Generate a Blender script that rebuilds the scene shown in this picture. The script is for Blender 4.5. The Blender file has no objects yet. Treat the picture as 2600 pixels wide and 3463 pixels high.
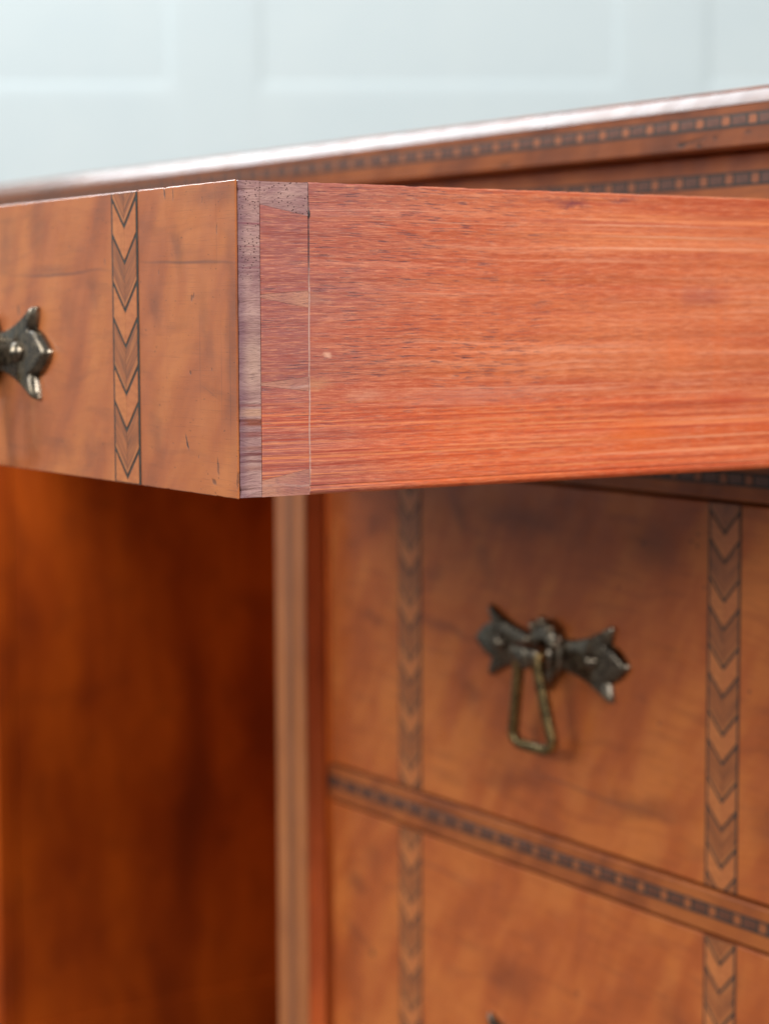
import bpy, bmesh, math, random
from mathutils import Vector, Matrix
random.seed(7)
S = bpy.context.scene
COL = S.collection

# ------------------------------------------------------------------ camera, world, lamps, exposure
cam_d = bpy.data.cameras.new("camera"); cam = bpy.data.objects.new("camera", cam_d); COL.objects.link(cam)
CP = Vector((0.66809, -0.69423, -0.04823)); YAW, PIT, ROL, FPX = 0.98884, -0.09322, -0.00316, 7153.9
f = Vector((-math.sin(YAW)*math.cos(PIT), math.cos(YAW)*math.cos(PIT), math.sin(PIT)))
r = Vector((math.cos(YAW), math.sin(YAW), 0)); u = r.cross(f)
r2 = r*math.cos(ROL)+u*math.sin(ROL); u2 = -r*math.sin(ROL)+u*math.cos(ROL)
M = Matrix((r2, u2, -f)).transposed().to_4x4(); M.translation = CP
cam.matrix_world = M
cam_d.sensor_fit = 'VERTICAL'; cam_d.sensor_height = 36; cam_d.sensor_width = 36
cam_d.lens = FPX/3463*36
cam_d.clip_start = 0.05; cam_d.clip_end = 50
DRAW = 0.31796                                   # how far the top drawer stands open
cam_d.dof.use_dof = True
cam_d.dof.focus_distance = (Vector((0, -DRAW, -.05))-CP).dot(f)+.002
cam_d.dof.aperture_fstop = 8.4
S.camera = cam

w = bpy.data.worlds.new("World"); S.world = w; w.use_nodes = True
bg = w.node_tree.nodes['Background']; bg.inputs[0].default_value = (.95, .98, 1, 1); bg.inputs[1].default_value = 0.50

def area(name, loc, target, sx, sy, power, col):
    l = bpy.data.lights.new(name, 'AREA'); l.shape = 'RECTANGLE'; l.size = sx; l.size_y = sy
    l.energy = power; l.color = col
    o = bpy.data.objects.new(name, l); COL.objects.link(o); o.location = loc
    o.rotation_euler = (Vector(target)-Vector(loc)).to_track_quat('-Z', 'Y').to_euler()
    return o
area("window_light_left", (-1.95, -.15, 1.22), (-.2, 0, .05), 1.5, 1.1, 36, (.90, .95, 1))
area("window_light_front", (-.9, -2.0, .7), (0, 0, -.3), 1.4, 1.2, 30, (1, .97, .93))
area("wall_fill_light", (.9, 2.3, 2.0), (-1.0, 2.0, .4), 1.4, 1.0, 22, (.96, .99, 1))  # added fill lamp, out of view, to brighten the back wall
area("window_light_right", (2.4, -1.0, 1.6), (-.1, -.2, -.1), 1.2, 1.6, 88, (1, .96, .94))

S.view_settings.view_transform = 'Standard'; S.view_settings.look = 'None'
S.view_settings.exposure = 0; S.view_settings.gamma = 1
S.render.engine = 'CYCLES'

# ------------------------------------------------------------------ node helpers
def s2l(c):
    return tuple(((v/255)/12.92 if v/255 <= .04045 else ((v/255+.055)/1.055)**2.4) for v in c)
class NT:
    def __init__(s, name):
        s.m = bpy.data.materials.new(name); s.m.use_nodes = True; s.t = s.m.node_tree
        s.b = s.t.nodes['Principled BSDF']
        s.co = s.t.nodes.new('ShaderNodeTexCoord').outputs['Object']
    def n(s, typ, **k):
        nd = s.t.nodes.new(typ)
        for a, v in k.items(): setattr(nd, a, v)
        return nd
    def put(s, sock, v):
        if isinstance(v, bpy.types.NodeSocket): s.t.links.new(v, sock)
        elif isinstance(v, (tuple, list)) and sock.type == 'RGBA' and len(v) == 3: sock.default_value = (*v, 1)
        else: sock.default_value = v
    def map(s, vec, scale=(1, 1, 1), loc=(0, 0, 0), rot=(0, 0, 0)):
        m = s.n('ShaderNodeMapping'); s.put(m.inputs[0], vec)
        m.inputs['Scale'].default_value = scale; m.inputs['Location'].default_value = loc; m.inputs['Rotation'].default_value = rot
        return m.outputs[0]
    def noise(s, vec, scale=1, detail=3, rough=.5, dist=0, col=False):
        m = s.n('ShaderNodeTexNoise'); s.put(m.inputs['Vector'], vec)
        m.inputs['Scale'].default_value = scale; m.inputs['Detail'].default_value = detail
        m.inputs['Roughness'].default_value = rough; m.inputs['Distortion'].default_value = dist
        return m.outputs[1] if col else m.outputs[0]
    def vor(s, vec, scale=1):
        m = s.n('ShaderNodeTexVoronoi'); s.put(m.inputs['Vector'], vec); m.inputs['Scale'].default_value = scale
        return m.outputs['Distance'], m.outputs['Color']
    def ramp(s, v, a, b, lo=0., hi=1., smooth=True):
        m = s.n('ShaderNodeMapRange'); m.clamp = True
        if smooth: m.interpolation_type = 'SMOOTHSTEP'
        s.put(m.inputs[0], v); m.inputs[1].default_value = a; m.inputs[2].default_value = b
        m.inputs[3].default_value = lo; m.inputs[4].default_value = hi
        return m.outputs[0]
    def math(s, op, a, b=0., c=None):
        m = s.n('ShaderNodeMath', operation=op); s.put(m.inputs[0], a); s.put(m.inputs[1], b)
        if c is not None: s.put(m.inputs[2], c)
        return m.outputs[0]
    def vadd(s, a, b):
        m = s.n('ShaderNodeVectorMath', operation='ADD'); s.put(m.inputs[0], a); s.put(m.inputs[1], b); return m.outputs[0]
    def vscale(s, a, k):
        m = s.n('ShaderNodeVectorMath', operation='SCALE'); s.put(m.inputs[0], a); m.inputs['Scale'].default_value = k; return m.outputs[0]
    def vsub(s, a, b):
        m = s.n('ShaderNodeVectorMath', operation='SUBTRACT'); s.put(m.inputs[0], a); s.put(m.inputs[1], b); return m.outputs[0]
    def mix(s, fac, a, b, mode='MIX'):
        m = s.n('ShaderNodeMix', data_type='RGBA', blend_type=mode); m.clamp_factor = True
        s.put(m.inputs[0], fac); s.put(m.inputs[6], a); s.put(m.inputs[7], b); return m.outputs[2]
    def sep(s, v):
        m = s.n('ShaderNodeSeparateXYZ'); s.put(m.inputs[0], v); return m.outputs
    def comb(s, x, y, z):
        m = s.n('ShaderNodeCombineXYZ')
        for i, v in enumerate((x, y, z)): s.put(m.inputs[i], v)
        return m.outputs[0]
    def blob(s, vec, cx, cz, rx, rz, ang=0, plane='xz', soft=.0):
        """soft ellipse mask, centre and radii in millimetres"""
        c = (cx/1000, 0, cz/1000) if plane == 'xz' else (0, cx/1000, cz/1000)
        d = s.vsub(vec, c)
        rot = (0, math.radians(ang), 0) if plane == 'xz' else (math.radians(ang), 0, 0)
        k = (1000/rx, 0, 1000/rz) if plane == 'xz' else (0, 1000/rx, 1000/rz)
        d = s.map(s.map(d, rot=rot), scale=k)
        m = s.n('ShaderNodeVectorMath', operation='LENGTH'); s.put(m.inputs[0], d)
        return s.ramp(m.outputs['Value'], 1., soft)
    def bump(s, h, strength=.3, dist=.0005, prev=None):
        m = s.n('ShaderNodeBump'); m.inputs['Strength'].default_value = strength; m.inputs['Distance'].default_value = dist
        s.put(m.inputs['Height'], h)
        if prev is not None: s.put(m.inputs['Normal'], prev)
        return m.outputs[0]
    def out(s, col=None, rough=None, normal=None, **k):
        if col is not None: s.put(s.b.inputs['Base Color'], col)
        if rough is not None: s.put(s.b.inputs['Roughness'], rough)
        if normal is not None: s.put(s.b.inputs['Normal'], normal)
        for a, v in k.items(): s.put(s.b.inputs[a.replace('_', ' ')], v)
        return s.m

# ------------------------------------------------------------------ materials
def veneer(name, seed, light, mid, dark, blobs=(), marks=(), streaks=(), grain='x', mottle=.75, rough=.36, coat=.22, spec=.5):
    """figured polished veneer; grain runs along x (drawer fronts) or z (upright boards)"""
    t = NT(name); co = t.vadd(t.co, (seed*.37, seed*.11, seed*.23))
    k = (1, 1, 1) if grain == 'x' else None
    wob = t.noise(t.map(co, scale=(9, 9, 9)), 1, 2, col=True)
    cw = t.vadd(co, t.vscale(t.vsub(wob, (.5, .5, .5)), .035))
    if grain == 'x':
        big = t.noise(t.map(t.map(cw, rot=(0, math.radians(-32), 0)), scale=(34, 10, 13)), 1, 3, .55)
        lines = t.noise(t.map(cw, scale=(9, 40, 420)), 1, 3, .6)
        fine = t.noise(t.map(co, scale=(60, 60, 2600)), 1, 2, .6)
        curl = t.noise(t.map(cw, scale=(28, 5, 170)), 1, 2, .5)
        pore = t.noise(t.map(co, scale=(420, 300, 900)), 1, 1, .5)
    else:
        big = t.noise(t.map(cw, scale=(16, 16, 5)), 1, 3, .55)
        lines = t.noise(t.map(cw, scale=(160, 160, 5)), 1, 3, .6)
        fine = t.noise(t.map(co, scale=(1500, 1500, 40)), 1, 2, .6)
        curl = t.noise(t.map(cw, scale=(30, 30, 30)), 1, 2, .5)
        pore = t.noise(t.map(co, scale=(900, 900, 420)), 1, 1, .5)
    c = t.mix(t.ramp(big, .32, .62), light, mid)
    c = t.mix(t.math('MULTIPLY', t.ramp(big, .52, .74), mottle), c, dark)
    wm = t.vadd(t.co, t.vscale(t.vsub(t.noise(t.map(t.co, scale=(60, 60, 60)), 1, 3, .6, col=True), (.5, .5, .5)), .016))
    for (cx, cz, rx, rz, an, st) in blobs:
        c = t.mix(t.math('MULTIPLY', t.blob(wm, cx, cz, rx, rz, an), st), c, dark)
    c = t.mix(t.ramp(lines, .45, .75, 0, .42), c, mid)
    c = t.mix(t.ramp(curl, .5, .72, 0, .22), c, dark)
    c = t.mix(t.ramp(fine, .56, .75, 0, .30), c, dark)
    c = t.mix(t.ramp(pore, .72, .80, 0, .5), c, (.035, .022, .015))
    ws = t.vadd(t.co, t.vscale(t.vsub(t.noise(t.map(t.co, scale=(18, 1, 1)), 1, 2, .5, col=True), (.5, .5, .5)), .005))
    for (cx, cz, rx, rz, an, st) in streaks:
        c = t.mix(t.math('MULTIPLY', t.blob(ws, cx, cz, rx, rz, an), st), c, (.10, .045, .035))
    wd = t.vadd(t.co, t.vscale(t.vsub(t.noise(t.map(t.co, scale=(300, 300, 300)), 1, 2, .6, col=True), (.5, .5, .5)), .0022))
    dent = None
    for (cx, cz, rx, rz, an, st) in marks:
        b = t.blob(wd, cx, cz, rx, rz, an, soft=.45)
        c = t.mix(t.math('MULTIPLY', b, st), c, (.03, .022, .018))
        dent = b if dent is None else t.math('MAXIMUM', dent, b)
    h = t.math('MULTIPLY_ADD', fine, .25, t.math('MULTIPLY', t.noise(t.co, 55, 2), 1.0))
    if dent is not None: h = t.math('SUBTRACT', h, dent)
    nn = t.bump(h, .22, .0006)
    ro = t.ramp(t.noise(t.co, 90, 3), .3, .7, rough-.06, rough+.1)
    return t.out(c, ro, nn, Coat_Weight=coat, Coat_Roughness=.10, Specular_IOR_Level=spec)

LT, MD, DK = s2l((196, 118, 62)), s2l((174, 96, 52)), s2l((112, 64, 44))
open_blobs = [(-44, -24, 7, 15, 28, .55), (-63, -45, 9, 14, 40, .5), (-3, -55, 8, 75, 0, .42), (-63, -95, 9, 15, 8, .42),
              (-118, -38, 10, 14, 40, .45), (-143, -48, 12, 15, 45, .35), (-172, -10, 16, 18, 30, .5), (-205, -18, 16, 22, 10, .45),
              (-120, -104, 16, 12, 0, .4), (-150, -104, 18, 7, 0, .4), (-18, -4, 40, 7, 0, .45), (-185, -95, 16, 24, 15, .45), (-22, -55, 7, 30, 14, .28)]
open_streaks = [(-38, -28.5, 60, 1.0, -2, .6), (-150, -31, 75, 1.1, 0, .55), (-160, -29, 40, 4, 0, .3), (-28, -65, .35, 28, 0, .5), (-11, -70, .3, 30, 0, .5),
                (-4.5, -72, .4, 34, 0, .6), (-20, -77, 12, .4, -20, .3), (-14, -20, .3, 20, 0, .35)]
open_marks = [(-39, -96, .7, 4.2, 22, .95), (-34, -42, .8, 1.6, -20, .6), (-32.5, -41, .6, 1.5, -20, .6), (-55, -2, .6, 3, 15, .85), (-48, -3, .5, 3, 0, .7),
              (-14, -17, .4, 2, 0, .5), (-60, -32, .4, 1.4, 0, .6), (-36, -70, .9, .7, 0, .7), (-18, -110, 2.5, 1.4, -30, .6), (-15, -104, 1, 4, 10, .5), (-19, -68, .4, .9, 0, .6),
              (-107, -27, .5, 2, 5, .5), (-140, -20, .7, .6, 0, .6), (-130, -61, .5, .8, 0, .5), (-193, -46, 1.6, 3.2, 0, .5), (-150, -101, 1, .5, 0, .5), (-30, -101, .5, .9, 20, .5),
              (-78.5, -97, 1, .8, 0, .8), (-50, -97, .4, .4, 0, .6), (-1, -108, .8, 4, 0, .5), (-25, -6, .4, 1.6, 0, .5)]
rnd = random.Random(3)
def rblobs(n, x0, x1, z0, z1, s=1.):
    return [(rnd.uniform(x0, x1), rnd.uniform(z0, z1), rnd.uniform(10, 30)*s, rnd.uniform(6, 14)*s, rnd.uniform(-50, 30), rnd.uniform(.3, .6)) for _ in range(n)]
def rmarks(n, x0, x1, z0, z1):
    return [(rnd.uniform(x0, x1), rnd.uniform(z0, z1), rnd.uniform(.7, 1.5), rnd.uniform(.8, 2), rnd.uniform(-40, 40), rnd.uniform(.4, .8)) for _ in range(n)]
V1 = veneer("polished veneer of the open drawer", 1, LT, MD, DK, open_blobs, open_marks, open_streaks, mottle=.35)
LT2, MD2, DK2 = s2l((200, 116, 56)), s2l((178, 92, 44)), s2l((110, 56, 36))
V2 = veneer("polished veneer of the middle drawer", 4, LT2, MD2, DK2,
            [(-400, -175, 14, 10, 30, .6), (-372, -168, 6, 12, 40, .4), (-310, -160, 10, 24, 35, .6), (-285, -185, 12, 20, 30, .4), (-335, -198, 22, 10, 20, .5), (-250, -160, 60, 14, 0, .55), (-140, -165, 30, 20, 0, .5), (-330, -228, 70, 5, -6, .5), (-400, -232, 26, 7, -4, .6), (-300, -262, 16, 12, -30, .5), (-255, -305, 50, 9, 8, .55), (-150, -300, 60, 10, 5, .5), (-40, -200, 25, 40, 10, .4), (-50, -290, 30, 20, 10, .4)],
            rmarks(9, -330, -20, -300, -150) + [(-113, -160, 1.1, 1.1, 0, .7), (-108, -156, 1, 1.6, 0, .5), (-103, -182, 1.1, 1.1, 0, .7)],
            [(-225, -226, 110, 1.6, 3, .5), (-200, -300, 120, 1.6, -2, .4)], mottle=.25, coat=.3, spec=.35)
V3 = veneer("polished veneer of the bottom drawer", 9, LT2, MD2, DK2,
            [(-420, -400, 20, 12, -20, .6), (-420, -432, 26, 8, -24, .55), (-400, -380, 14, 18, 30, .4), (-260, -420, 40, 20, 0, .5), (-200, -440, 60, 12, 6, .5), (-120, -410, 20, 40, 30, .35)] + rblobs(5, -420, -20, -540, -370),
            rmarks(8, -430, -20, -480, -370) + [(-402, -441, 3, 3, 0, .6)], [(-330, -372, 90, 1.5, -3, .4)], mottle=.25, coat=.3, spec=.35)
VR = veneer("polished rail wood", 13, s2l((178, 102, 50)), s2l((156, 84, 42)), s2l((100, 54, 34)), rblobs(10, -450, 0, -340, -120), mottle=.5, rough=.4, coat=.1, spec=.35)
VT = veneer("polished desktop edge wood", 17, s2l((150, 84, 42)), s2l((126, 68, 36)), s2l((80, 44, 30)), rblobs(6, -400, 0, 25, 50, .8),
            [(-100, 31, 5, 1.6, 0, .8), (-88, 30, 2.4, 1.6, 20, .8), (-77, 33, 2, 1.4, 0, .6), (-93, 32, 14, 1.0, 8, .6), (-55, 34, 3, 1, 0, .5), (-240, 30, 7, 2, 0, .4)], mottle=.5, rough=.38, coat=.08, spec=.3)
VB = veneer("glossy bead wood", 18, s2l((126, 86, 62)), s2l((110, 74, 54)), s2l((80, 52, 40)), mottle=.3, rough=.32, coat=.45)
VS = veneer("reddish upright stile wood", 21, s2l((232, 128, 68)), s2l((206, 104, 54)), s2l((124, 54, 34)), grain='z', mottle=.6, rough=.36)
VF = veneer("stile front wood with painted pale sheen", 23, s2l((182, 114, 66)), s2l((166, 100, 56)), s2l((134, 78, 52)), grain='z', mottle=.4, rough=.34, coat=.2)  # paler than the stile wood: front face sheen painted into the colour
VK = veneer("dark orange upright side wood", 25, s2l((212, 98, 22)), s2l((176, 74, 18)), s2l((112, 46, 20)), grain='z', mottle=.6, rough=.6, coat=0, spec=.12)

def side_wood():
    t = NT("red drawer side wood"); x, y, z = t.sep(t.co)
    cf = t.math('MULTIPLY', t.ramp(y, -.285, -.10), 1.)
    w0 = t.noise(t.map(t.co, scale=(10, 14, 30)), 1, 2, col=True)
    cw = t.vadd(t.co, t.vscale(t.vsub(w0, (.5, .5, .5)), .0035))
    broad = t.noise(t.map(cw, scale=(1, 5, 55)), 1, 4, .6)
    streak = t.noise(t.map(cw, scale=(1, 8, 380)), 1, 4, .65)
    fine = t.noise(t.map(cw, scale=(1, 60, 1300)), 1, 4, .75)
    rib = t.noise(t.map(t.co, scale=(1, 60, 9)), 1, 3, .6)           # ribbon figure across the grain
    hair = t.noise(t.map(cw, scale=(1, 150, 2600)), 1, 2, .6)
    c = t.mix(t.ramp(broad, .35, .65), s2l((220, 120, 72)), s2l((198, 88, 46)))
    c = t.mix(t.ramp(streak, .5, .66, 0, .5), c, s2l((238, 160, 124)))
    c = t.mix(t.ramp(streak, .47, .33, 0, .5), c, s2l((182, 78, 50)))
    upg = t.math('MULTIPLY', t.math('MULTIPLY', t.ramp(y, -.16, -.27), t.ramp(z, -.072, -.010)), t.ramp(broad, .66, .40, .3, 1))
    c = t.mix(t.math('MULTIPLY', upg, .5), c, s2l((170, 104, 92)))  # purplish sheen painted into the colour, upper front of the board
    tl = t.math('MULTIPLY', t.ramp(y, -.2860, -.2885), t.ramp(z, -.100, -.060, .35, .75))
    c = t.mix(tl, c, s2l((150, 92, 90)))  # the same sheen painted as a purple tint over the tails
    low = t.math('MULTIPLY', t.ramp(z, -.079, -.086), t.ramp(broad, .3, .6, .45, 1))
    c = t.mix(t.math('MULTIPLY', low, .65), c, s2l((232, 98, 40)))
    c = t.mix(t.math('MULTIPLY', t.ramp(rib, .5, .75, 0, .35), cf), c, s2l((232, 112, 50)))
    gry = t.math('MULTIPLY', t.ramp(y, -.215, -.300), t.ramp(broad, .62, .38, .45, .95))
    c = t.mix(gry, c, s2l((160, 94, 88)))  # grey-purple sheen painted in, fading towards the back
    c = t.mix(t.ramp(fine, .51, .63, 0, .4), c, s2l((236, 152, 112)))
    c = t.mix(t.ramp(hair, .52, .66, 0, .35), c, s2l((240, 164, 124)))
    c = t.mix(t.ramp(hair, .48, .34, 0, .4), c, s2l((158, 70, 50)))
    c = t.mix(t.ramp(fine, .47, .33, 0, .5), c, s2l((160, 72, 50)))
    # long saw and plane marks running the whole board, strongest low down
    zone = t.math('ADD', t.math('MULTIPLY', t.ramp(z, -.076, -.088), .6), t.math('MULTIPLY', t.math('MULTIPLY', t.ramp(z, -.030, -.012), t.ramp(y, -.22, -.14)), .45))
    zone = t.math('ADD', zone, .12)
    longs = t.noise(t.map(t.co, scale=(1, 4.0, 800)), 1, 4, .65)
    c = t.mix(t.math('MULTIPLY', t.ramp(longs, .50, .62), zone), c, s2l((240, 146, 92)))
    c = t.mix(t.math('MULTIPLY', t.ramp(longs, .47, .36), zone), c, s2l((184, 72, 42)))
    # open pores: short dark dashes along the grain, thinning out towards the back
    area_ = t.ramp(t.noise(t.map(t.co, scale=(1, 22, 55)), 1, 3, .6), .34, .56)
    pores = t.noise(t.map(cw, scale=(1, 80, 2300)), 1, 3, .6)
    pm = t.math('MULTIPLY', t.ramp(pores, .575, .62), area_)
    pm = t.math('MULTIPLY', pm, t.ramp(y, -.12, -.23, .12, 1)); pm = t.math('MULTIPLY', pm, t.ramp(z, -.098, -.070, .35, 1))
    c = t.mix(t.math('MULTIPLY', pm, .85), c, s2l((84, 52, 62)))
    # stains and long pale streaks
    wm = t.vadd(t.co, t.vscale(t.vsub(t.noise(t.co, 130, 3, .7, col=True), (.5, .5, .5)), .007))
    for cx, cz, rx, rz, st, cc in ((-164, -5, 11, 2.4, .75, (112, 52, 66)), (-172, -3.2, 20, 1.5, .4, (130, 66, 70)), (-140, -2.2, 12, 1.3, .5, (112, 60, 74)), (-95, -42, 22, 6, .38, (140, 64, 70)), (-215, -80, 55, 6, .45, (206, 128, 104)), (-262, -78.5, 14, 4, .4, (222, 160, 130)), (-280, -63, 3, 1.6, .8, (238, 180, 150)), (-130, -97, 26, 9, .55, (235, 110, 40)), (-108, -66, 16, 10, .4, (238, 120, 60)), (-80, -84, 22, 7, .5, (196, 72, 36)), (-287, -43, 14, 4, .4, (178, 128, 104)), (-288, -74, 16, 3, .5, (206, 146, 104))):
        c = t.mix(t.math('MULTIPLY', t.blob(wm, cx, cz, rx, rz, 0, 'yz'), st), c, s2l(cc))
    wl = t.vadd(t.co, t.vscale(t.vsub(t.noise(t.map(t.co, scale=(1, 14, 2)), 1, 2, col=True), (.5, .5, .5)), .003))
    for cx, cz, rx, rz, st in ((-120, -13, 75, .45, .8), (-105, -17.5, 80, .5, .8), (-115, -22.2, 90, .55, .85), (-210, -13.6, 80, .3, .5), (-90, -100, 90, .5, .6), (-120, -105.5, 100, .4, .5), (-80, -92.5, 60, .4, .5), (-190, -76.8, 110, .35, .5), (-250, -9.8, 60, .3, .5), (-100, -81, 60, .4, .45)):
        c = t.mix(t.math('MULTIPLY', t.blob(wl, cx, cz, rx, rz, 0, 'yz'), st), c, s2l((244, 176, 140)))
    for cx, cz, rx, rz, st in ((-240, -83.8, 70, .7, .55), (-250, -93, 50, .8, .6), (-272, -98.8, 30, .5, .7), (-262, -103.4, 34, .6, .6), (-240, -88.4, 60, 1.1, .5), (-120, -86.5, 70, 1.2, .5), (-130, -111, 160, .8, .5), (-294, -82.4, 14, .5, .6), (-80, -9, 40, 1.5, .45), (-110, -95.5, 50, .5, .6)):
        c = t.mix(t.math('MULTIPLY', t.blob(wl, cx, cz, rx, rz, 0, 'yz'), st), c, s2l((156, 52, 34)))
    # the joiner's gauge line scribed at the foot of the tails
    gy = t.math('ADD', y, t.math('MULTIPLY', t.math('SUBTRACT', t.noise(t.map(t.co, scale=(1, 1, 60)), 1, 2), .5), .0009))
    g = t.ramp(t.math('ABSOLUTE', t.math('ADD', gy, .2876)), .00042, .00012)
    gn = t.noise(t.map(t.co, scale=(1, 1, 700)), 1, 2)
    gcol = t.mix(t.ramp(z, -.026, -.040), s2l((60, 44, 48)), s2l((206, 164, 148)))
    c = t.mix(t.math('MULTIPLY', g, t.ramp(gn, .3, .5, .45, .95)), c, gcol)
    chip = t.blob(t.co, -287.4, -11.6, .8, 2.1, 0, 'yz', soft=.5)
    c = t.mix(chip, c, (.006, .004, .004))
    h = t.math('MULTIPLY_ADD', fine, .9, t.math('MULTIPLY', streak, .7)); h = t.math('MULTIPLY_ADD', t.math('MULTIPLY', longs, zone), 1.6, t.math('MULTIPLY_ADD', pm, -.8, h))
    h = t.math('MULTIPLY_ADD', g, -1.2, h)
    wav = t.noise(t.map(t.co, scale=(1, 2.5, 130)), 1, 2, .5)
    n1 = t.bump(wav, .6, .0022); nn = t.bump(h, .42, .0005, n1)
    return t.out(c, t.ramp(streak, .3, .7, .30, .44), nn, Coat_Weight=.15, Coat_Roughness=.2)
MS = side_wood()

def end_grain(name="end grain of the drawer front", A=(186, 146, 136), B=(146, 102, 102), low=True):
    t = NT(name); x, y, z = t.sep(t.co)
    w0 = t.noise(t.co, 60, 2, col=True)
    cw = t.vadd(t.co, t.vscale(t.vsub(w0, (.5, .5, .5)), .004))
    b = t.noise(t.map(cw, scale=(1, 60, 120)), 1, 4, .6)
    c = t.mix(t.ramp(b, .3, .7), s2l(A), s2l(B))
    st = t.noise(t.map(cw, scale=(1, 20, 700)), 1, 3, .6)
    c = t.mix(t.ramp(st, .5, .75, 0, .5), c, s2l((206, 170, 156)))
    c = t.mix(t.ramp(st, .45, .25, 0, .5), c, s2l((120, 78, 80)))
    # warm centre, red-brown bands low down
    c = t.mix(t.math('MULTIPLY', t.blob(t.co, -311, -66, 7, 22, 0, 'yz'), .45), c, s2l((196, 160, 136)))
    for z0, hz, st_, cc in ((-83.6, 2.0, .5, (212, 160, 120)), (-87.2, 1.9, .85, (132, 58, 26)), (-91.6, 1.3, .7, (134, 62, 52)), (-98.8, .8, .85, (112, 46, 42)), (-96.6, 1.0, .5, (142, 78, 56)), (-101.4, .7, .7, (104, 44, 44)), (-81, .6, .5, (150, 70, 60)), (-15.4, .5, .7, (140, 70, 78)), (-23.6, .4, .5, (140, 76, 80)), (-31.2, .35, .45, (140, 80, 84)), (-104, 1.2, .4, (150, 92, 72))):
        wl = t.math('ADD', z, t.math('MULTIPLY', t.math('SUBTRACT', t.noise(t.map(t.co, scale=(1, 90, 10)), 1, 2), .5), .0016))
        m = t.ramp(t.math('ABSOLUTE', t.math('SUBTRACT', wl, z0/1000)), hz/1000, hz/2500)
        c = t.mix(t.math('MULTIPLY', m, st_), c, s2l(cc))
    c = t.mix(t.ramp(y, -.3125, -.3172, 0, .6), c, s2l((112, 78, 92)))
    # red-brown margin along the front arris
    c = t.mix(t.ramp(t.math('ADD', y, t.math('MULTIPLY', t.noise(t.map(t.co, scale=(1, 30, 400)), 1, 2), .0009)), -.3168, -.3176), c, s2l((112, 40, 28)))
    d, _ = t.vor(t.map(t.vadd(t.co, t.vscale(w0, .002)), scale=(1, 820, 950)), 1)
    keep = t.ramp(z, -.046, -.028)
    dn = t.ramp(t.noise(t.map(t.co, scale=(1, 140, 140)), 1, 2), .34, .46)
    pm = t.math('MULTIPLY', t.math('MULTIPLY', t.ramp(d, .30, .18), keep), dn)
    c = t.mix(t.math('MULTIPLY', pm, .9), c, s2l((74, 28, 24)))
    fine = t.noise(t.map(cw, scale=(1, 300, 2200)), 1, 2, .6)
    c = t.mix(t.ramp(fine, .5, .3, 0, .5), c, s2l((112, 78, 80)))
    h = t.math('MULTIPLY_ADD', pm, -.7, t.math('MULTIPLY_ADD', st, .9, fine))
    wav = t.noise(t.map(t.co, scale=(1, 4, 210)), 1, 2, .5)
    nn = t.bump(h, .5, .0005, t.bump(wav, .5, .0016))
    return t.out(c, t.ramp(b, .3, .7, .26, .42), nn, Coat_Weight=.5, Coat_Roughness=.22)
ME = end_grain()
MP = end_grain("end grain of the small pins", (196, 136, 110), (168, 106, 94))

def simple(name, col, rough=.4, var=.25, sc=(400, 400, 400), coat=.25, metal=0, bmp=.15):
    t = NT(name); n = t.noise(t.map(t.co, scale=sc), 1, 3, .6)
    d = tuple(v*(1-var*1.6) for v in col); l = tuple(min(1, v*(1+var)) for v in col)
    c = t.mix(t.ramp(n, .3, .7), d, l)
    return t.out(c, t.ramp(n, .3, .7, rough-.05, rough+.08), t.bump(n, bmp, .0003), Coat_Weight=coat, Coat_Roughness=.2, Metallic=metal)
MB = simple("ebonised stringing", s2l((44, 46, 42)), .5, .25, coat=0)
ML = simple("pale boxwood inlay", s2l((204, 128, 74)), .36, .16, (120, 120, 2000))
ML2 = simple("orange boxwood tile", s2l((158, 90, 48)), .45, .2, (500, 500, 500))
MDk = simple("dark walnut tile", s2l((104, 62, 44)), .4, .3, (200, 400, 1800))
MSt = simple("grey brown stringing of the stile", s2l((138, 86, 56)), .35, .12, (400, 400, 30))
MI = simple("raw interior wood", s2l((120, 78, 52)), .7, .25, (60, 60, 900), coat=0)
def chev_dark():
    t = NT("brown feathered inlay"); x, y, z = t.sep(t.co)
    v = t.math('SUBTRACT', z, t.math('MULTIPLY', t.math('ABSOLUTE', x), 1.067))
    rid = t.n('ShaderNodeObjectInfo').outputs['Random']
    side = t.ramp(x, -.00005, .00005, 0, 3.1)
    al = t.math('ADD', t.math('MULTIPLY', t.math('ABSOLUTE', x), 60), t.math('MULTIPLY', rid, 40))
    n = t.noise(t.comb(t.math('MULTIPLY', v, 900), al, side), 1, 3, .6)
    n2 = t.noise(t.comb(t.math('MULTIPLY', v, 260), al, side), 1, 2, .6)
    c = t.mix(t.ramp(n, .35, .65), s2l((176, 104, 58)), s2l((136, 80, 48)))
    c = t.mix(t.ramp(n2, .5, .68, 0, .5), c, s2l((100, 66, 48)))
    c = t.mix(t.ramp(n2, .44, .3, 0, .5), c, s2l((190, 124, 74)))
    edge = t.ramp(t.math('ABSOLUTE', t.math('SUBTRACT', v, .0022)), .0007, .0003)
    c = t.mix(t.math('MULTIPLY', edge, .65), c, s2l((204, 132, 76)))
    c = t.mix(t.ramp(t.math('ABSOLUTE', x), .00025, .0001, 0, .5), c, s2l((70, 50, 40)))
    return t.out(c, .34, t.bump(n, .12, .0003), Coat_Weight=.12, Coat_Roughness=.15)
MC = chev_dark()
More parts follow.
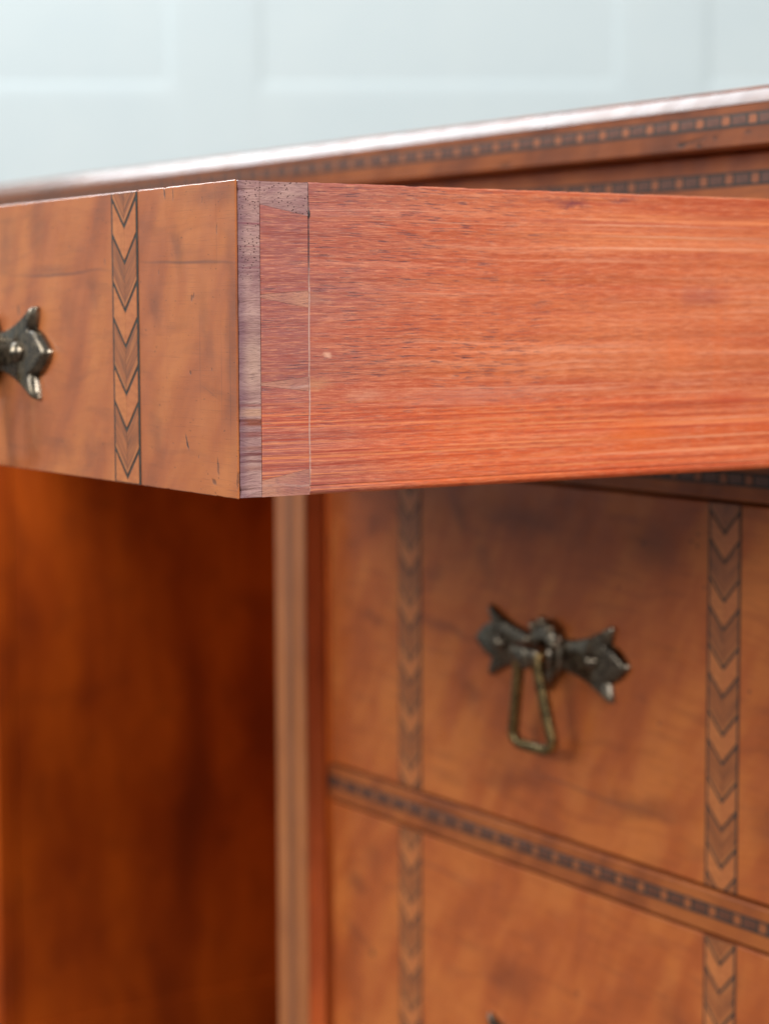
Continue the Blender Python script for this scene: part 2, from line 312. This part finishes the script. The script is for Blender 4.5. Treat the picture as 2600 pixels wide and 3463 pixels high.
def chev_light():
    t = NT("pale feathered inlay"); x, y, z = t.sep(t.co)
    rid = t.n('ShaderNodeObjectInfo').outputs['Random']
    n = t.noise(t.comb(t.math('ADD', t.math('MULTIPLY', x, 160), t.math('MULTIPLY', rid, 30)), 0., t.math('MULTIPLY', z, 500)), 1, 3, .6)
    c = t.mix(t.ramp(n, .3, .7), s2l((200, 124, 70)), s2l((180, 106, 58)))
    c = t.mix(t.ramp(x, -.0001, .0001, 0, .22), c, s2l((170, 92, 54)))
    c = t.mix(t.ramp(t.math('ABSOLUTE', x), .0002, .00008, 0, .35), c, s2l((120, 74, 46)))
    return t.out(c, .34, t.bump(n, .1, .0003), Coat_Weight=.15, Coat_Roughness=.15)
MCl = chev_light()
def bronze(name, base, hi, rough):
    t = NT(name); n = t.noise(t.co, 220, 4, .65); n2 = t.noise(t.co, 900, 2, .5)
    c = t.mix(t.ramp(n, .35, .68), base, hi)
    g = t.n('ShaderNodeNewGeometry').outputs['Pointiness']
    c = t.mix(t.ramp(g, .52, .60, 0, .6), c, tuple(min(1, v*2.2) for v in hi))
    return t.out(c, t.ramp(n, .3, .7, rough-.08, rough+.12), t.bump(t.math('MULTIPLY_ADD', n2, .3, n), .1, .0005), Metallic=1.0)
MM = bronze("dark patinated bronze", s2l((98, 92, 84)), s2l((124, 114, 98)), .26)
MM2 = bronze("worn bronze of the swinging bail", s2l((92, 82, 60)), s2l((146, 124, 82)), .28)
def wall_paint():
    t = NT("pale wall paint"); n = t.noise(t.co, 6, 4, .6)
    return t.out(t.mix(t.ramp(n, .3, .7), s2l((200, 214, 216)), s2l((204, 217, 218))), .5, t.bump(t.noise(t.co, 160, 3), .1, .001))
MW = wall_paint()
def floor_mat():
    t = NT("grey floor"); n = t.noise(t.map(t.co, scale=(3, 30, 3)), 1, 4, .6)
    return t.out(t.mix(t.ramp(n, .3, .7), s2l((78, 62, 52)), s2l((96, 78, 66))), .45, t.bump(n, .2, .002))
MF = floor_mat()

# ------------------------------------------------------------------ mesh helpers
def link(name, bm, mat, parent=None, loc=(0, 0, 0), smooth=False, mats=None):
    me = bpy.data.meshes.new(name); bmesh.ops.recalc_face_normals(bm, faces=bm.faces); bm.to_mesh(me); bm.free()
    for m in (mats or [mat]): me.materials.append(m)
    if smooth:
        for p in me.polygons: p.use_smooth = True
    o = bpy.data.objects.new(name, me); COL.objects.link(o); o.location = loc
    if parent: o.parent = parent
    return o
def share(name, src, parent, loc):
    o = bpy.data.objects.new(name, src.data); COL.objects.link(o); o.location = loc; o.parent = parent; return o
def empty(name, loc, label, cat, group=None):
    o = bpy.data.objects.new(name, None); COL.objects.link(o); o.location = loc; o.empty_display_size = .05
    o['label'] = label; o['category'] = cat
    if group: o['group'] = group
    return o
def box(bm, x0, x1, y0, y1, z0, z1, bev=0, seg=2):
    vs = [bm.verts.new((x, y, z)) for x in (x0, x1) for y in (y0, y1) for z in (z0, z1)]
    fs = [bm.faces.new([vs[i] for i in q]) for q in ((0, 1, 3, 2), (4, 6, 7, 5), (0, 4, 5, 1), (2, 3, 7, 6), (0, 2, 6, 4), (1, 5, 7, 3))]
    if bev:
        es = list({e for f_ in fs for e in f_.edges})
        bmesh.ops.bevel(bm, geom=es, offset=bev, segments=seg, profile=.5, affect='EDGES')
def bx(*a, **k):
    bm = bmesh.new(); box(bm, *a, **k); return bm
def prism(bm, pts, axis, a, b):
    """extrude a polygon (2-D points) along an axis from a to b"""
    def P(p, t):
        return {'x': (t, p[0], p[1]), 'y': (p[0], t, p[1]), 'z': (p[0], p[1], t)}[axis]
    A = [bm.verts.new(P(p, a)) for p in pts]; B = [bm.verts.new(P(p, b)) for p in pts]; n = len(pts)
    bm.faces.new(A); bm.faces.new(B[::-1])
    for i in range(n): bm.faces.new((A[i], B[i], B[(i+1) % n], A[(i+1) % n]))
def wear(bm, axis, cuts, lo, hi, amp, chips=(), seed=0., skip=None):
    """cut a board across its length and wear its arrises unevenly; chips = (position, size)"""
    from mathutils import noise as mn
    no = [0, 0, 0]; no[axis] = 1
    for i in range(1, cuts):
        co = [0, 0, 0]; co[axis] = lo+(hi-lo)*i/cuts
        bmesh.ops.bisect_plane(bm, geom=bm.verts[:]+bm.edges[:]+bm.faces[:], plane_co=co, plane_no=no, dist=1e-7)
    oth = [k for k in (0, 1, 2) if k != axis]
    mn_ = [min(v.co[k] for v in bm.verts) for k in (0, 1, 2)]; mx_ = [max(v.co[k] for v in bm.verts) for k in (0, 1, 2)]
    for v in bm.verts:
        a = v.co[axis]
        if a < lo-1e-6 or a > hi+1e-6: continue
        near = [k for k in oth if min(abs(v.co[k]-mn_[k]), abs(v.co[k]-mx_[k])) < .0012]
        if len(near) < 2 or (skip and abs(v.co[skip[0]]-skip[1]) < .001): continue
        key = [round((v.co[k]-mn_[k])/(mx_[k]-mn_[k])) for k in oth]
        p = Vector((a*260, seed+key[0]*7.1+key[1]*13.3, 0))
        d = amp*(max(0, mn.noise(p))*1.6+max(0, mn.noise(p*4.1))*.7)
        for (c, sz) in chips:
            d += sz*max(0, 1-abs(a-c)/(sz*2.2))
        for k in oth:
            m = (mn_[k]+mx_[k])/2
            v.co[k] += d*(1 if v.co[k] < m else -1)*min(1, (mx_[k]-mn_[k])*200)

def clip(poly, z, keep_below):
    out = []
    for i, p in enumerate(poly):
        q = poly[(i+1) % len(poly)]
        ip = (p[1] <= z) == keep_below or p[1] == z; iq = (q[1] <= z) == keep_below or q[1] == z
        if ip: out.append(p)
        if ip != iq:
            k = (z-p[1])/(q[1]-p[1]); out.append((p[0]+k*(q[0]-p[0]), z))
    return out

# ------------------------------------------------------------------ setting
FLOOR = -.705
fl = link("floor", bx(-6, 5, -5, 6, FLOOR-.05, FLOOR), MF); fl['kind'] = 'structure'
# the panelled wall stands square to the view, about three metres off
WD = 3.0
fh = Vector((f.x, f.y, 0)).normalized(); rh = Vector((r.x, r.y, 0))
wall = bpy.data.objects.new("wall", None); COL.objects.link(wall); wall.location = Vector((CP.x, CP.y, 0))+fh*WD
wall.rotation_euler = (0, 0, YAW); wall['kind'] = 'structure'
def wx(px): return (px-1300)/FPX*WD
def wz(py): return CP.z + (1075-py)/FPX*WD
ST = (wx(830)-wx(580)); PW = wx(2070)-wx(830); PER = ST+PW
zr = wz(300)
link("wall_panel_backing", bx(-4, 4, .005, .10, FLOOR, 2.3), MW, wall)
def soft_board(name, x0, x1, z0, z1, th):
    bm = bmesh.new(); box(bm, x0, x1, 0, .05, z0, z1, bev=.022, seg=3)
    for v in bm.verts: v.co.y = .0052-th+v.co.y*th/.022 if v.co.y < .022 else .0052
    bmesh.ops.remove_doubles(bm, verts=bm.verts, dist=1e-6)
    return link(name, bm, MW, wall)
for k in range(-5, 5):
    x0 = wx(580)+k*PER
    soft_board("wall_stile", x0, x0+ST+.03, FLOOR, 2.3, .0030)
    for (a, b) in ((zr-.42, zr), (FLOOR, FLOOR+.18)):
        soft_board("wall_rail", x0+ST+.002, x0+PER+.022, a, b, .0022)

# ------------------------------------------------------------------ desk
T = 1000.
W = .44851; XL = -W-.004                     # drawer width, inner face of the left stile
STW, SPY = .0365, .0165                       # stile width and how far it stands proud
desk = empty("writing_desk", (0, 0, 0), "antique kneehole writing desk in polished orange brown wood with checkered inlay along its edges", "desk")
KX = -.946
XEND = KX-STW-W-.008-STW                   # far left end
DEPTH = .50
def stile(x0):
    if abs(x0-KX+STW) < 1e-4:
        return link("stile", bx(x0, x0+STW, -SPY, -.0002, FLOOR+.06, .0270, bev=.0012), VK, desk)
    far = x0 < -.8
    s = link("stile", bx(x0+.0003, x0+STW-.0003, -SPY+.0022, -.0025 if not far else 0., FLOOR+.06, .0270), VK if far else VS, desk)
    link("front_sheen_layer", bx(x0, x0+STW, -SPY, -SPY+.0021, FLOOR+.06, .0270, bev=.0009), VK if far else VF, s)  # thin front layer, carries the painted sheen on the near stiles
    link("stringing", bx(x0+.0150, x0+.0215, -SPY-.00025, -SPY+.001, FLOOR+.065, .0265), MSt, s)
    return s
for x0 in (.004, XL-STW, KX-STW, XEND): stile(x0)
# pedestal sides, backs, bottoms
for (a, b) in ((.020, .038), (XL-STW+.002, XL-STW+.020), (KX-.020, KX-.0003), (XEND+.002, XEND+.020)):
    link("side_panel", bx(a, b, .0206 if abs(b-KX+.0003) > .001 else .0003, DEPTH, FLOOR+.06, .0268), VK, desk)
for (a, b) in ((XL-.0155, .0195), (XEND+.0205, KX-.0205)):
    link("back_panel", bx(a, b, DEPTH-.012, DEPTH-.002, FLOOR+.06, .0266), MI, desk)
    link("plinth", bx(a-.022, b+.022, -.012, DEPTH, FLOOR, FLOOR+.0595, bev=.002), VK, desk)
link("back_panel", bx(KX+.0025, XL-STW-.0005, .40, .412, FLOOR+.05, .0266), VK, desk)
# the apron over the kneehole
link("apron", bx(KX+.0005, XL-STW-.0005, .002, .022, -.1165, .0266, bev=.001), VR, desk)
# plain fronts of the far pedestal
link("front_panel", bx(XEND+STW+.0005, KX-STW-.0005, -SPY+.001, .018, FLOOR+.065, .0264, bev=.0012), VK, desk)

# desktop slab with its moulded front edge
FY = -.020
prof = [(-.0146, .0548), (-.0151, .0544), (-.0151, .0533), (-.0160, .0529), (-.0185, .0466), (FY+.0003, .0466), (FY, .0463), (FY, .0285), (FY+.0012, .0274), (.03, .0272), (DEPTH, .0272), (DEPTH, .0548)]
bm = bmesh.new(); prism(bm, prof, 'x', XEND-.012, .0525)
top = link("desktop", bm, VT, desk)
arc = []
for i in range(13):
    q = i/12; a = math.radians(44-q*20)           # shallow convex bead between the upper fillet and the edge
    arc.append((-.0158-.0043*(math.cos(a)-math.cos(math.radians(44)))/(math.cos(math.radians(24))-math.cos(math.radians(44))),
                .0532-.0062*(math.sin(math.radians(44))-math.sin(a))/(math.sin(math.radians(44))-math.sin(math.radians(24)))))
bm = bmesh.new(); prism(bm, arc+[(-.0186, .0469), (-.0159, .0528)], 'x', XEND-.0122, .0527)
bead = link("polished_bead", bm, VB, top)
for p in bead.data.polygons: p.use_smooth = True
bead.data.set_sharp_from_angle(angle=math.radians(30))

def checker(parent, x0, x1, zc, hh, yf, phase):
    """a line of pale squares and dark oblongs let into ebonised stringing; centre height zc, half height hh"""
    link("stringing", bx(x0, x1, yf-.00022, yf+.001, zc-hh, zc+hh), MB, parent)
    PIT_ = .01783; ls, th = .0052, hh-.0011
    a = link("pale_tile", bx(-ls/2, ls/2, -.00036, .0008, -th, th, bev=.0001, seg=1), ML2, parent, (phase, yf, zc))
    b = link("dark_tile", bx(-.0047, .0047, -.00034, .0008, -th, th, bev=.0001, seg=1), MDk, parent, (phase+PIT_/2, yf, zc))
    k0 = math.ceil((x0+ls/2+.001-phase)/PIT_); k1 = math.floor((x1-ls/2-.001-phase)/PIT_)
    for k in range(k0, k1+1):
        if k: share("pale_tile", a, parent, (phase+k*PIT_+rnd.uniform(-.0002, .0002), yf, zc+rnd.uniform(-.00012, .00012)))
    k0 = math.ceil((x0+.0055-phase-PIT_/2)/PIT_); k1 = math.floor((x1-.0055-phase-PIT_/2)/PIT_)
    for k in range(k0, k1+1):
        if k: share("dark_tile", b, parent, (phase+(k+.5)*PIT_+rnd.uniform(-.0002, .0002), yf, zc))
checker(top, XEND-.010, .051, .0397, .0031, FY, -.0518)
RP = .0012                                    # rails stand a hair proud of the drawer fronts
for i, (za, zb, zc, ph) in enumerate(((.0015, .0272, .0147, -.0697), (-.1378, -.1162, -.1270, -.0714), (-.3525, -.3310, -.3410, -.0579), (-.5985, -.5770, -.5875, -.06))):
    z1 = min(zb, .02705)
    rl = link("rail", bx(XL+.0002, .0038, -RP, .022, za, z1, bev=.0011), VR, desk)
    checker(rl, XL+.002, .002, zc, .0034, -RP, ph)
    if i: link("dust_board", bx(XL+.0002, .0038, .0222, DEPTH-.02, za+.003, z1-.003), MI, desk)

# ------------------------------------------------------------------ drawers
a_, b_ = .07805, .09962
def inlay_band(parent, xc, ztop, zbot, tips, yf):
    """ebonised outline with chevron pieces; tips = heights of the downward points"""
    hw = (b_-a_)/2
    base = link("inlay_band", bx(-hw-.0006, hw+.0006, -.00022, .001, zbot, ztop), MB, parent, (xc, yf, 0))
    lv, hi = .0022, hw-.0008; s = 1.067
    full = {}
    T_ = [ztop+.5] + list(tips) + [zbot-.5]
    for i in range(1, len(T_)):
        dark = (i % 2 == 1)
        t0, t1 = T_[i-1], T_[i]
        halves = []
        for sg in (-1, 1):
            po = [(sg*.00005, t1+lv/2), (sg*hi, t1+s*hi+lv/2), (sg*hi, t0+s*hi-lv/2), (sg*.00005, t0-lv/2)]
            po = clip(po, ztop-.0002, True); po = clip(po, zbot+.0002, False)
            if len(po) >= 3: halves.append(po)
        clipped = any(abs(p[1]-(ztop-.0002)) < 1e-6 or abs(p[1]-(zbot+.0002)) < 1e-6 for h in halves for p in h)
        key = (dark, round(t0-t1, 4))
        nm = "dark_chevron" if dark else "pale_chevron"
        if not clipped and key in full:
            share(nm, full[key], base, (0, 0, t1)); continue
        bm = bmesh.new()
        o_ = t1 if t1 > zbot-.3 else t0-.0188
        for h in halves: prism(bm, [(p[0], p[1]-o_) for p in h], 'y', -.00036, .0006)
        o = link(nm, bm, MC if dark else MCl, base, (0, 0, o_))
        if not clipped: full[key] = o
    return base
def mk_tips(first, n, zbot):
    t = [first]; d = (.0141, .0188); i = 0
    while t[-1] > zbot-.01: t.append(t[-1]-d[i % 2]); i += 1
    return t

# pull: bow-tie back plate, centre shield, post and swinging bail
def outline(t=0.):
    """plate outline; t = 0 the foot of the bevel, 1 the flat front"""
    O = [(0, 8.4)]; I = [(0, 7.0)]
    for i in range(11):                       # concave sweep out to the upper horn
        q = i/10; O.append((6+46*q, 8.0+11.6*q**2.2)); I.append((6+44.2*q, 6.7+10.9*q**2.2))
    O += [(53.3, 19.6), (53.9, 18.8), (53.5, 16), (52.4, 12.6), (51.4, 9.9), (54.4, 9.3), (58.6, 7.4), (62.5, 4.4), (65.4, 1.6), (66, .5)]
    I += [(50.9, 17.4), (51.2, 16.8), (50.3, 14.2), (48.2, 11.2), (46.8, 8.3), (50.6, 7.9), (55.3, 6.3), (59.3, 3.7), (61.9, 1.3), (62.4, .4)]
    P = [(a[0]+(b[0]-a[0])*t, a[1]+(b[1]-a[1])*t) for a, b in zip(O, I)]
    L = P + [(x, -z*1.04) for x, z in P[::-1]]
    return L + [(-x, z) for x, z in L[::-1] if x > .01]
def inset(L, k):
    n = len(L); out = []
    ar = sum(L[i][0]*L[(i+1) % n][1]-L[(i+1) % n][0]*L[i][1] for i in range(n)); sg = 1 if ar > 0 else -1
    for i in range(n):
        p, a, b = Vector(L[i]), Vector(L[i-1]), Vector(L[(i+1) % n])
        d1 = (p-a).normalized(); d2 = (b-p).normalized()
        nn = Vector((-d1.y-d2.y, d1.x+d2.x))*sg
        if nn.length < 1e-6: nn = Vector((-d1.y, d1.x))*sg
        nn.normalize(); c = max(.55, nn.dot(Vector((-d1.y, d1.x))*sg))
        q = p+nn*min(k/c, k*1.5); out.append((q.x, q.y))
    return out
def rings(bm, rr):
    """rr = list of (outline, y); joins them and caps the last"""
    V = [[bm.verts.new((x/T, y/T, z/T)) for x, z in L] for L, y in rr]; n = len(V[0])
    for A, B in zip(V, V[1:]):
        for i in range(n): bm.faces.new((A[i], A[(i+1) % n], B[(i+1) % n], B[i]))
    fs = bm.faces.new(V[-1]); fs.normal_update(); bmesh.ops.triangulate(bm, faces=[fs], ngon_method='EAR_CLIP')
    fb = bm.faces.new(V[0][::-1]); fb.normal_update(); bmesh.ops.triangulate(bm, faces=[fb], ngon_method='EAR_CLIP')
def lathe_y(bm, prof, cx=0, cz=0, n=20, sx=1, sz=1):
    """profile (radius, y) in mm turned about the y axis"""
    V = [[bm.verts.new(((cx+r_*math.cos(2*math.pi*i/n)*sx)/T, y/T, (cz+r_*math.sin(2*math.pi*i/n)*sz)/T)) for i in range(n)] for r_, y in prof]
    for A, B in zip(V, V[1:]):
        for i in range(n): bm.faces.new((A[i], A[(i+1) % n], B[(i+1) % n], B[i]))
    bm.faces.new(V[0]); bm.faces.new(V[-1][::-1])
def bar(bm, pts, rw, rt, n=10, closed=False):
    """rounded bar through 3-D points (mm); rw in-plane half width, rt half thickness along y"""
    pts = [Vector(p) for p in pts]; R = []
    for i, p in enumerate(pts):
        a = pts[i-1] if (i or closed) else p; b = pts[(i+1) % len(pts)] if (i < len(pts)-1 or closed) else p
        d = (b-a).normalized(); nrm = Vector((0, -1, 0)); nrm = (nrm-d*nrm.dot(d)).normalized(); bi = d.cross(nrm)
        ring = []
        for k in range(n):
            an = 2*math.pi*k/n; ca, sa = math.cos(an), math.sin(an)
            ca = math.copysign(abs(ca)**.7, ca); sa = math.copysign(abs(sa)**.7, sa)
            q = p+bi*(rw*ca)+nrm*(rt*sa); ring.append(bm.verts.new(q/T))
        R.append(ring)
    m = len(R)
    for i in range(m if closed else m-1):
        A, B = R[i], R[(i+1) % m]
        for k in range(n): bm.faces.new((A[k], A[(k+1) % n], B[(k+1) % n], B[k]))
    if not closed: bm.faces.new(R[0]); bm.faces.new(R[-1][::-1])
def make_pull(parent, loc):
    bm = bmesh.new()
    rings(bm, [(outline(0), .3), (outline(0), -1.3), (outline(.12), -2.3), (outline(.38), -3.3), (outline(.72), -4.0), (outline(1), -4.25)])
    pl = link("pull_plate", bm, MM, parent, loc)
    for p in pl.data.polygons: p.use_smooth = True
    pl.data.set_sharp_from_angle(angle=math.radians(38))
    for sx in (-1, 1):
        bm = bmesh.new(); lathe_y(bm, [(4.3, -3.4), (4.3, -4.8), (4.0, -6.0), (3.1, -7.1), (1.7, -7.8), (.3, -8.0)], 0, 0)
        link("rivet", bm, MM, pl, (sx*39.5/T, 0, 0), smooth=True)
    # centre shield: domed boss with a beaded crest above and a pointed drop below
    bm = bmesh.new()
    sh = [(0, 17.5), (5, 17), (9.5, 14), (12.5, 9.5), (14, 4), (14, -3), (12.5, -8), (9, -12), (5, -16), (1.5, -20.5), (0, -21.5)]
    sh = sh + [(-x, z) for x, z in sh[::-1][1:-1]]
    rings(bm, [(sh, -.2), (sh, -4.4), (inset(sh, .8), -5.6), (inset(sh, 2.2), -6.4), (inset(sh, 4.5), -7.2)])
    link("centre_boss", bm, MM, pl, smooth=True)
    for an in (18, 54, 90, 126, 162):
        cx, cz = 12.2*math.cos(math.radians(an)), 1+15.5*math.sin(math.radians(an))
        bm = bmesh.new(); bmesh.ops.create_icosphere(bm, subdivisions=2, radius=3.0/T)
        link("crest_bead", bm, MM, pl, (cx/T, -6.2/T, cz/T), smooth=True)
    bm = bmesh.new(); lathe_y(bm, [(1.9, -5), (1.9, -7.4), (1.2, -8.3), (.2, -8.6)], 0, -15); link("drop_bead", bm, MM, pl, smooth=True)
    # post and pivot
    bm = bmesh.new(); lathe_y(bm, [(9.5, -6.2), (9, -8), (7.8, -9.5), (6.8, -11.5), (6.8, -17.5), (6.2, -19.4), (4.6, -20.3), (.6, -20.5)], 0, -1.5, 24)
    link("post", bm, MM, pl, smooth=True)
    # bail: knuckle, two diverging legs and a chamfered foot bar
    bm = bmesh.new()
    yt, yb = -15.5, -12.
    def B(x, z, y=None):
        q = (-7-z)/43; return (x, (yt+(yb-yt)*q) if y is None else y, z)
    bar(bm, [B(-6.0, 3.2), B(-8.2, -1), B(-8.6, -7), B(-10.5, -17), B(-14.2, -33), B(-17.2, -44.5), B(-17.4, -46.6), B(-16.2, -48.6), B(-13, -50.6), B(-10.6, -51.2), B(0, -51.4), B(10.6, -51.2), B(13, -50.6), B(16.2, -48.6), B(17.4, -46.6), B(17.2, -44.5), B(14.2, -33), B(10.5, -17), B(8.6, -7), B(8.2, -1), B(6.0, 3.2)], 3.0, 2.9, 12)
    link("bail", bm, MM2, pl, smooth=True)
    bm = bmesh.new(); bar(bm, [(-9.8, -15.2, 0), (-9.2, -15.2, 0), (9.2, -15.2, 0), (9.8, -15.2, 0)], 5.2, 5.2, 16)
    link("pivot_pin", bm, MM, pl, smooth=True)
    for sx in (-1, 1):
        bm = bmesh.new(); bar(bm, [(9.6*sx, -15.2, 0), (11.2*sx, -15.2, 0), (12*sx, -15.2, 0)], 2.6, 2.6, 14)
        link("pivot_nut", bm, MM2, pl, smooth=True)
    return pl

def front_profile(bm, ztop, zbot, y0, y1, bev=.0007):
    box(bm, -W, 0, y0, y1, zbot, ztop, bev=bev, seg=2)

# --- the open top drawer
od = empty("open_drawer", (0, 0, 0), "top drawer pulled far out of the desk, showing its dovetailed reddish side", "drawer", "drawers of the right pedestal")
H1 = .115; LAP, BASE = -.308, -.2876; PT = .0009
bm = bx(-W, -.0004, -DRAW, -DRAW+PT, -H1, 0, bev=.0003, seg=1)
wear(bm, 0, 170, -.23, -.001, .00016, [(-.0545, .0004), (-.0488, .0003), (-.078, .0004), (-.131, .0003), (-.1875, .0004), (-.016, .0003)], 3)
link("front_veneer", bm, V1, od)
bm = bmesh.new(); box(bm, -W+.0002, 0, -DRAW+PT+.00005, LAP, -H1+.0003, -.0002, bev=.00025, seg=1)
wear(bm, 2, 120, -H1+.002, -.001, .00022, [(-.004, .0006), (-.1125, .0009), (-.034, .0003), (-.087, .0003)], 9, skip=(1, LAP))
link("front_board", bm, ME, od)
link("front_board_core", bx(-W+.016, -.0142, LAP, BASE-.0002, -H1+.001, -.001), MI, od)
g = .00009
pins = [[(LAP, -.0003), (BASE, -.0003), (BASE, -.0123), (LAP, -.0085)],
        [(LAP, -.0410), (BASE, -.0396), (BASE, -.0457), (LAP, -.0421)],
        [(LAP, -.0731), (BASE, -.0711), (BASE, -.0764), (LAP, -.0740)],
        [(LAP, -.1087), (BASE, -.1052), (BASE, -.1147), (LAP, -.1147)]]
for p in pins:
    bm = bmesh.new()
    q = [(p[0][0]+.00004, p[0][1]), (p[1][0]-.00006, p[1][1]), (p[2][0]-.00006, p[2][1]), (p[3][0]+.00004, p[3][1])]
    prism(bm, q, 'x', -.013, -.00012); link("dovetail_pin", bm, ME if p is pins[0] else MP, od)
def side_panel(x_out, x_in, sgn):
    """board with tails cut round the pins; the lower arris is rounded and has a scratched bead line"""
    YB = .13
    bm = bmesh.new()
    def zprof(y0, y1):  # main board body with profile in x-z extruded along y
        pr = [(x_out, -.0006), (x_out-sgn*.0006, 0), (x_in+sgn*.0008, 0), (x_in, -.001), (x_in, -H1+.001), (x_in+sgn*.001, -H1)]
        for i in range(7):
            a = math.radians(-90+i*15); pr.append((x_out-sgn*.0022+sgn*.0022*math.cos(a), -H1+.0022+.0022*math.sin(a)))
        pr += [(x_out, -H1+.0028), (x_out-sgn*.00045, -H1+.0031), (x_out-sgn*.00045, -H1+.0034), (x_out, -H1+.0038)]
        prism(bm, pr, 'y', y0, y1)
    zprof(BASE+.00002, YB)
    xa, xb = x_out-sgn*.00006, x_in
    for A, B_ in ((pins[0], pins[1]), (pins[1], pins[2]), (pins[2], pins[3])):
        po = [(LAP+.00010, A[3][1]-g), (BASE+.00001, A[2][1]-g), (BASE+.00001, B_[1][1]+g), (LAP+.00010, B_[0][1]+g)]
        prism(bm, po, 'x', min(xa, xb), max(xa, xb))
    return bm
bm = side_panel(0, -.012, 1)
wear(bm, 1, 150, BASE+.0003, .0, .00018, [(-.166, .0004), (-.24, .0003), (-.11, .0003)], 21)
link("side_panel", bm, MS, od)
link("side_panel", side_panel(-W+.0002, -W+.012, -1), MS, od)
link("back_panel", bx(-W+.0125, -.0125, .118, .129, -H1+.006, -.002), MI, od)
link("drawer_bottom", bx(-W+.0125, -.0125, BASE+.0005, .1175, -H1+.006, -H1+.012), MI, od)
tips1 = [-.0137, -.0278, -.0466, -.0607, -.0795, -.0937, -.1124]
inlay_band(od, -(a_+b_)/2, -.0004, -H1+.0004, tips1, -DRAW)
inlay_band(od, -W+(a_+b_)/2, -.0004, -H1+.0004, tips1, -DRAW)
make_pull(od, (-.2242, -DRAW, -.0640))

# --- closed drawers below
def closed_drawer(zt, zb, tips0, hz, mat, label):
    d = empty("closed_drawer", (0, 0, 0), label, "drawer", "drawers of the right pedestal")
    bm = bmesh.new(); box(bm, -W, -.0001, .0, .020, zb, zt, bev=.0009, seg=2); link("front_panel", bm, mat, d)
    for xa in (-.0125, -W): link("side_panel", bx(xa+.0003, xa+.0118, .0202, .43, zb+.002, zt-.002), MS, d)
    tips = mk_tips(tips0, 20, zb)
    inlay_band(d, -(a_+b_)/2, zt-.0004, zb+.0004, tips, 0)
    inlay_band(d, -W+(a_+b_)/2, zt-.0004, zb+.0004, tips, 0)
    make_pull(d, (-.2242, 0, hz))
    return d
closed_drawer(-.1392, -.3296, -.1540, -.2290, V2, "closed middle drawer under the open one, whole bronze pull in view")
closed_drawer(-.3542, -.5762, -.3670, -.4632, V3, "lowest closed drawer at the photo's bottom edge, only its pull's tip visible")
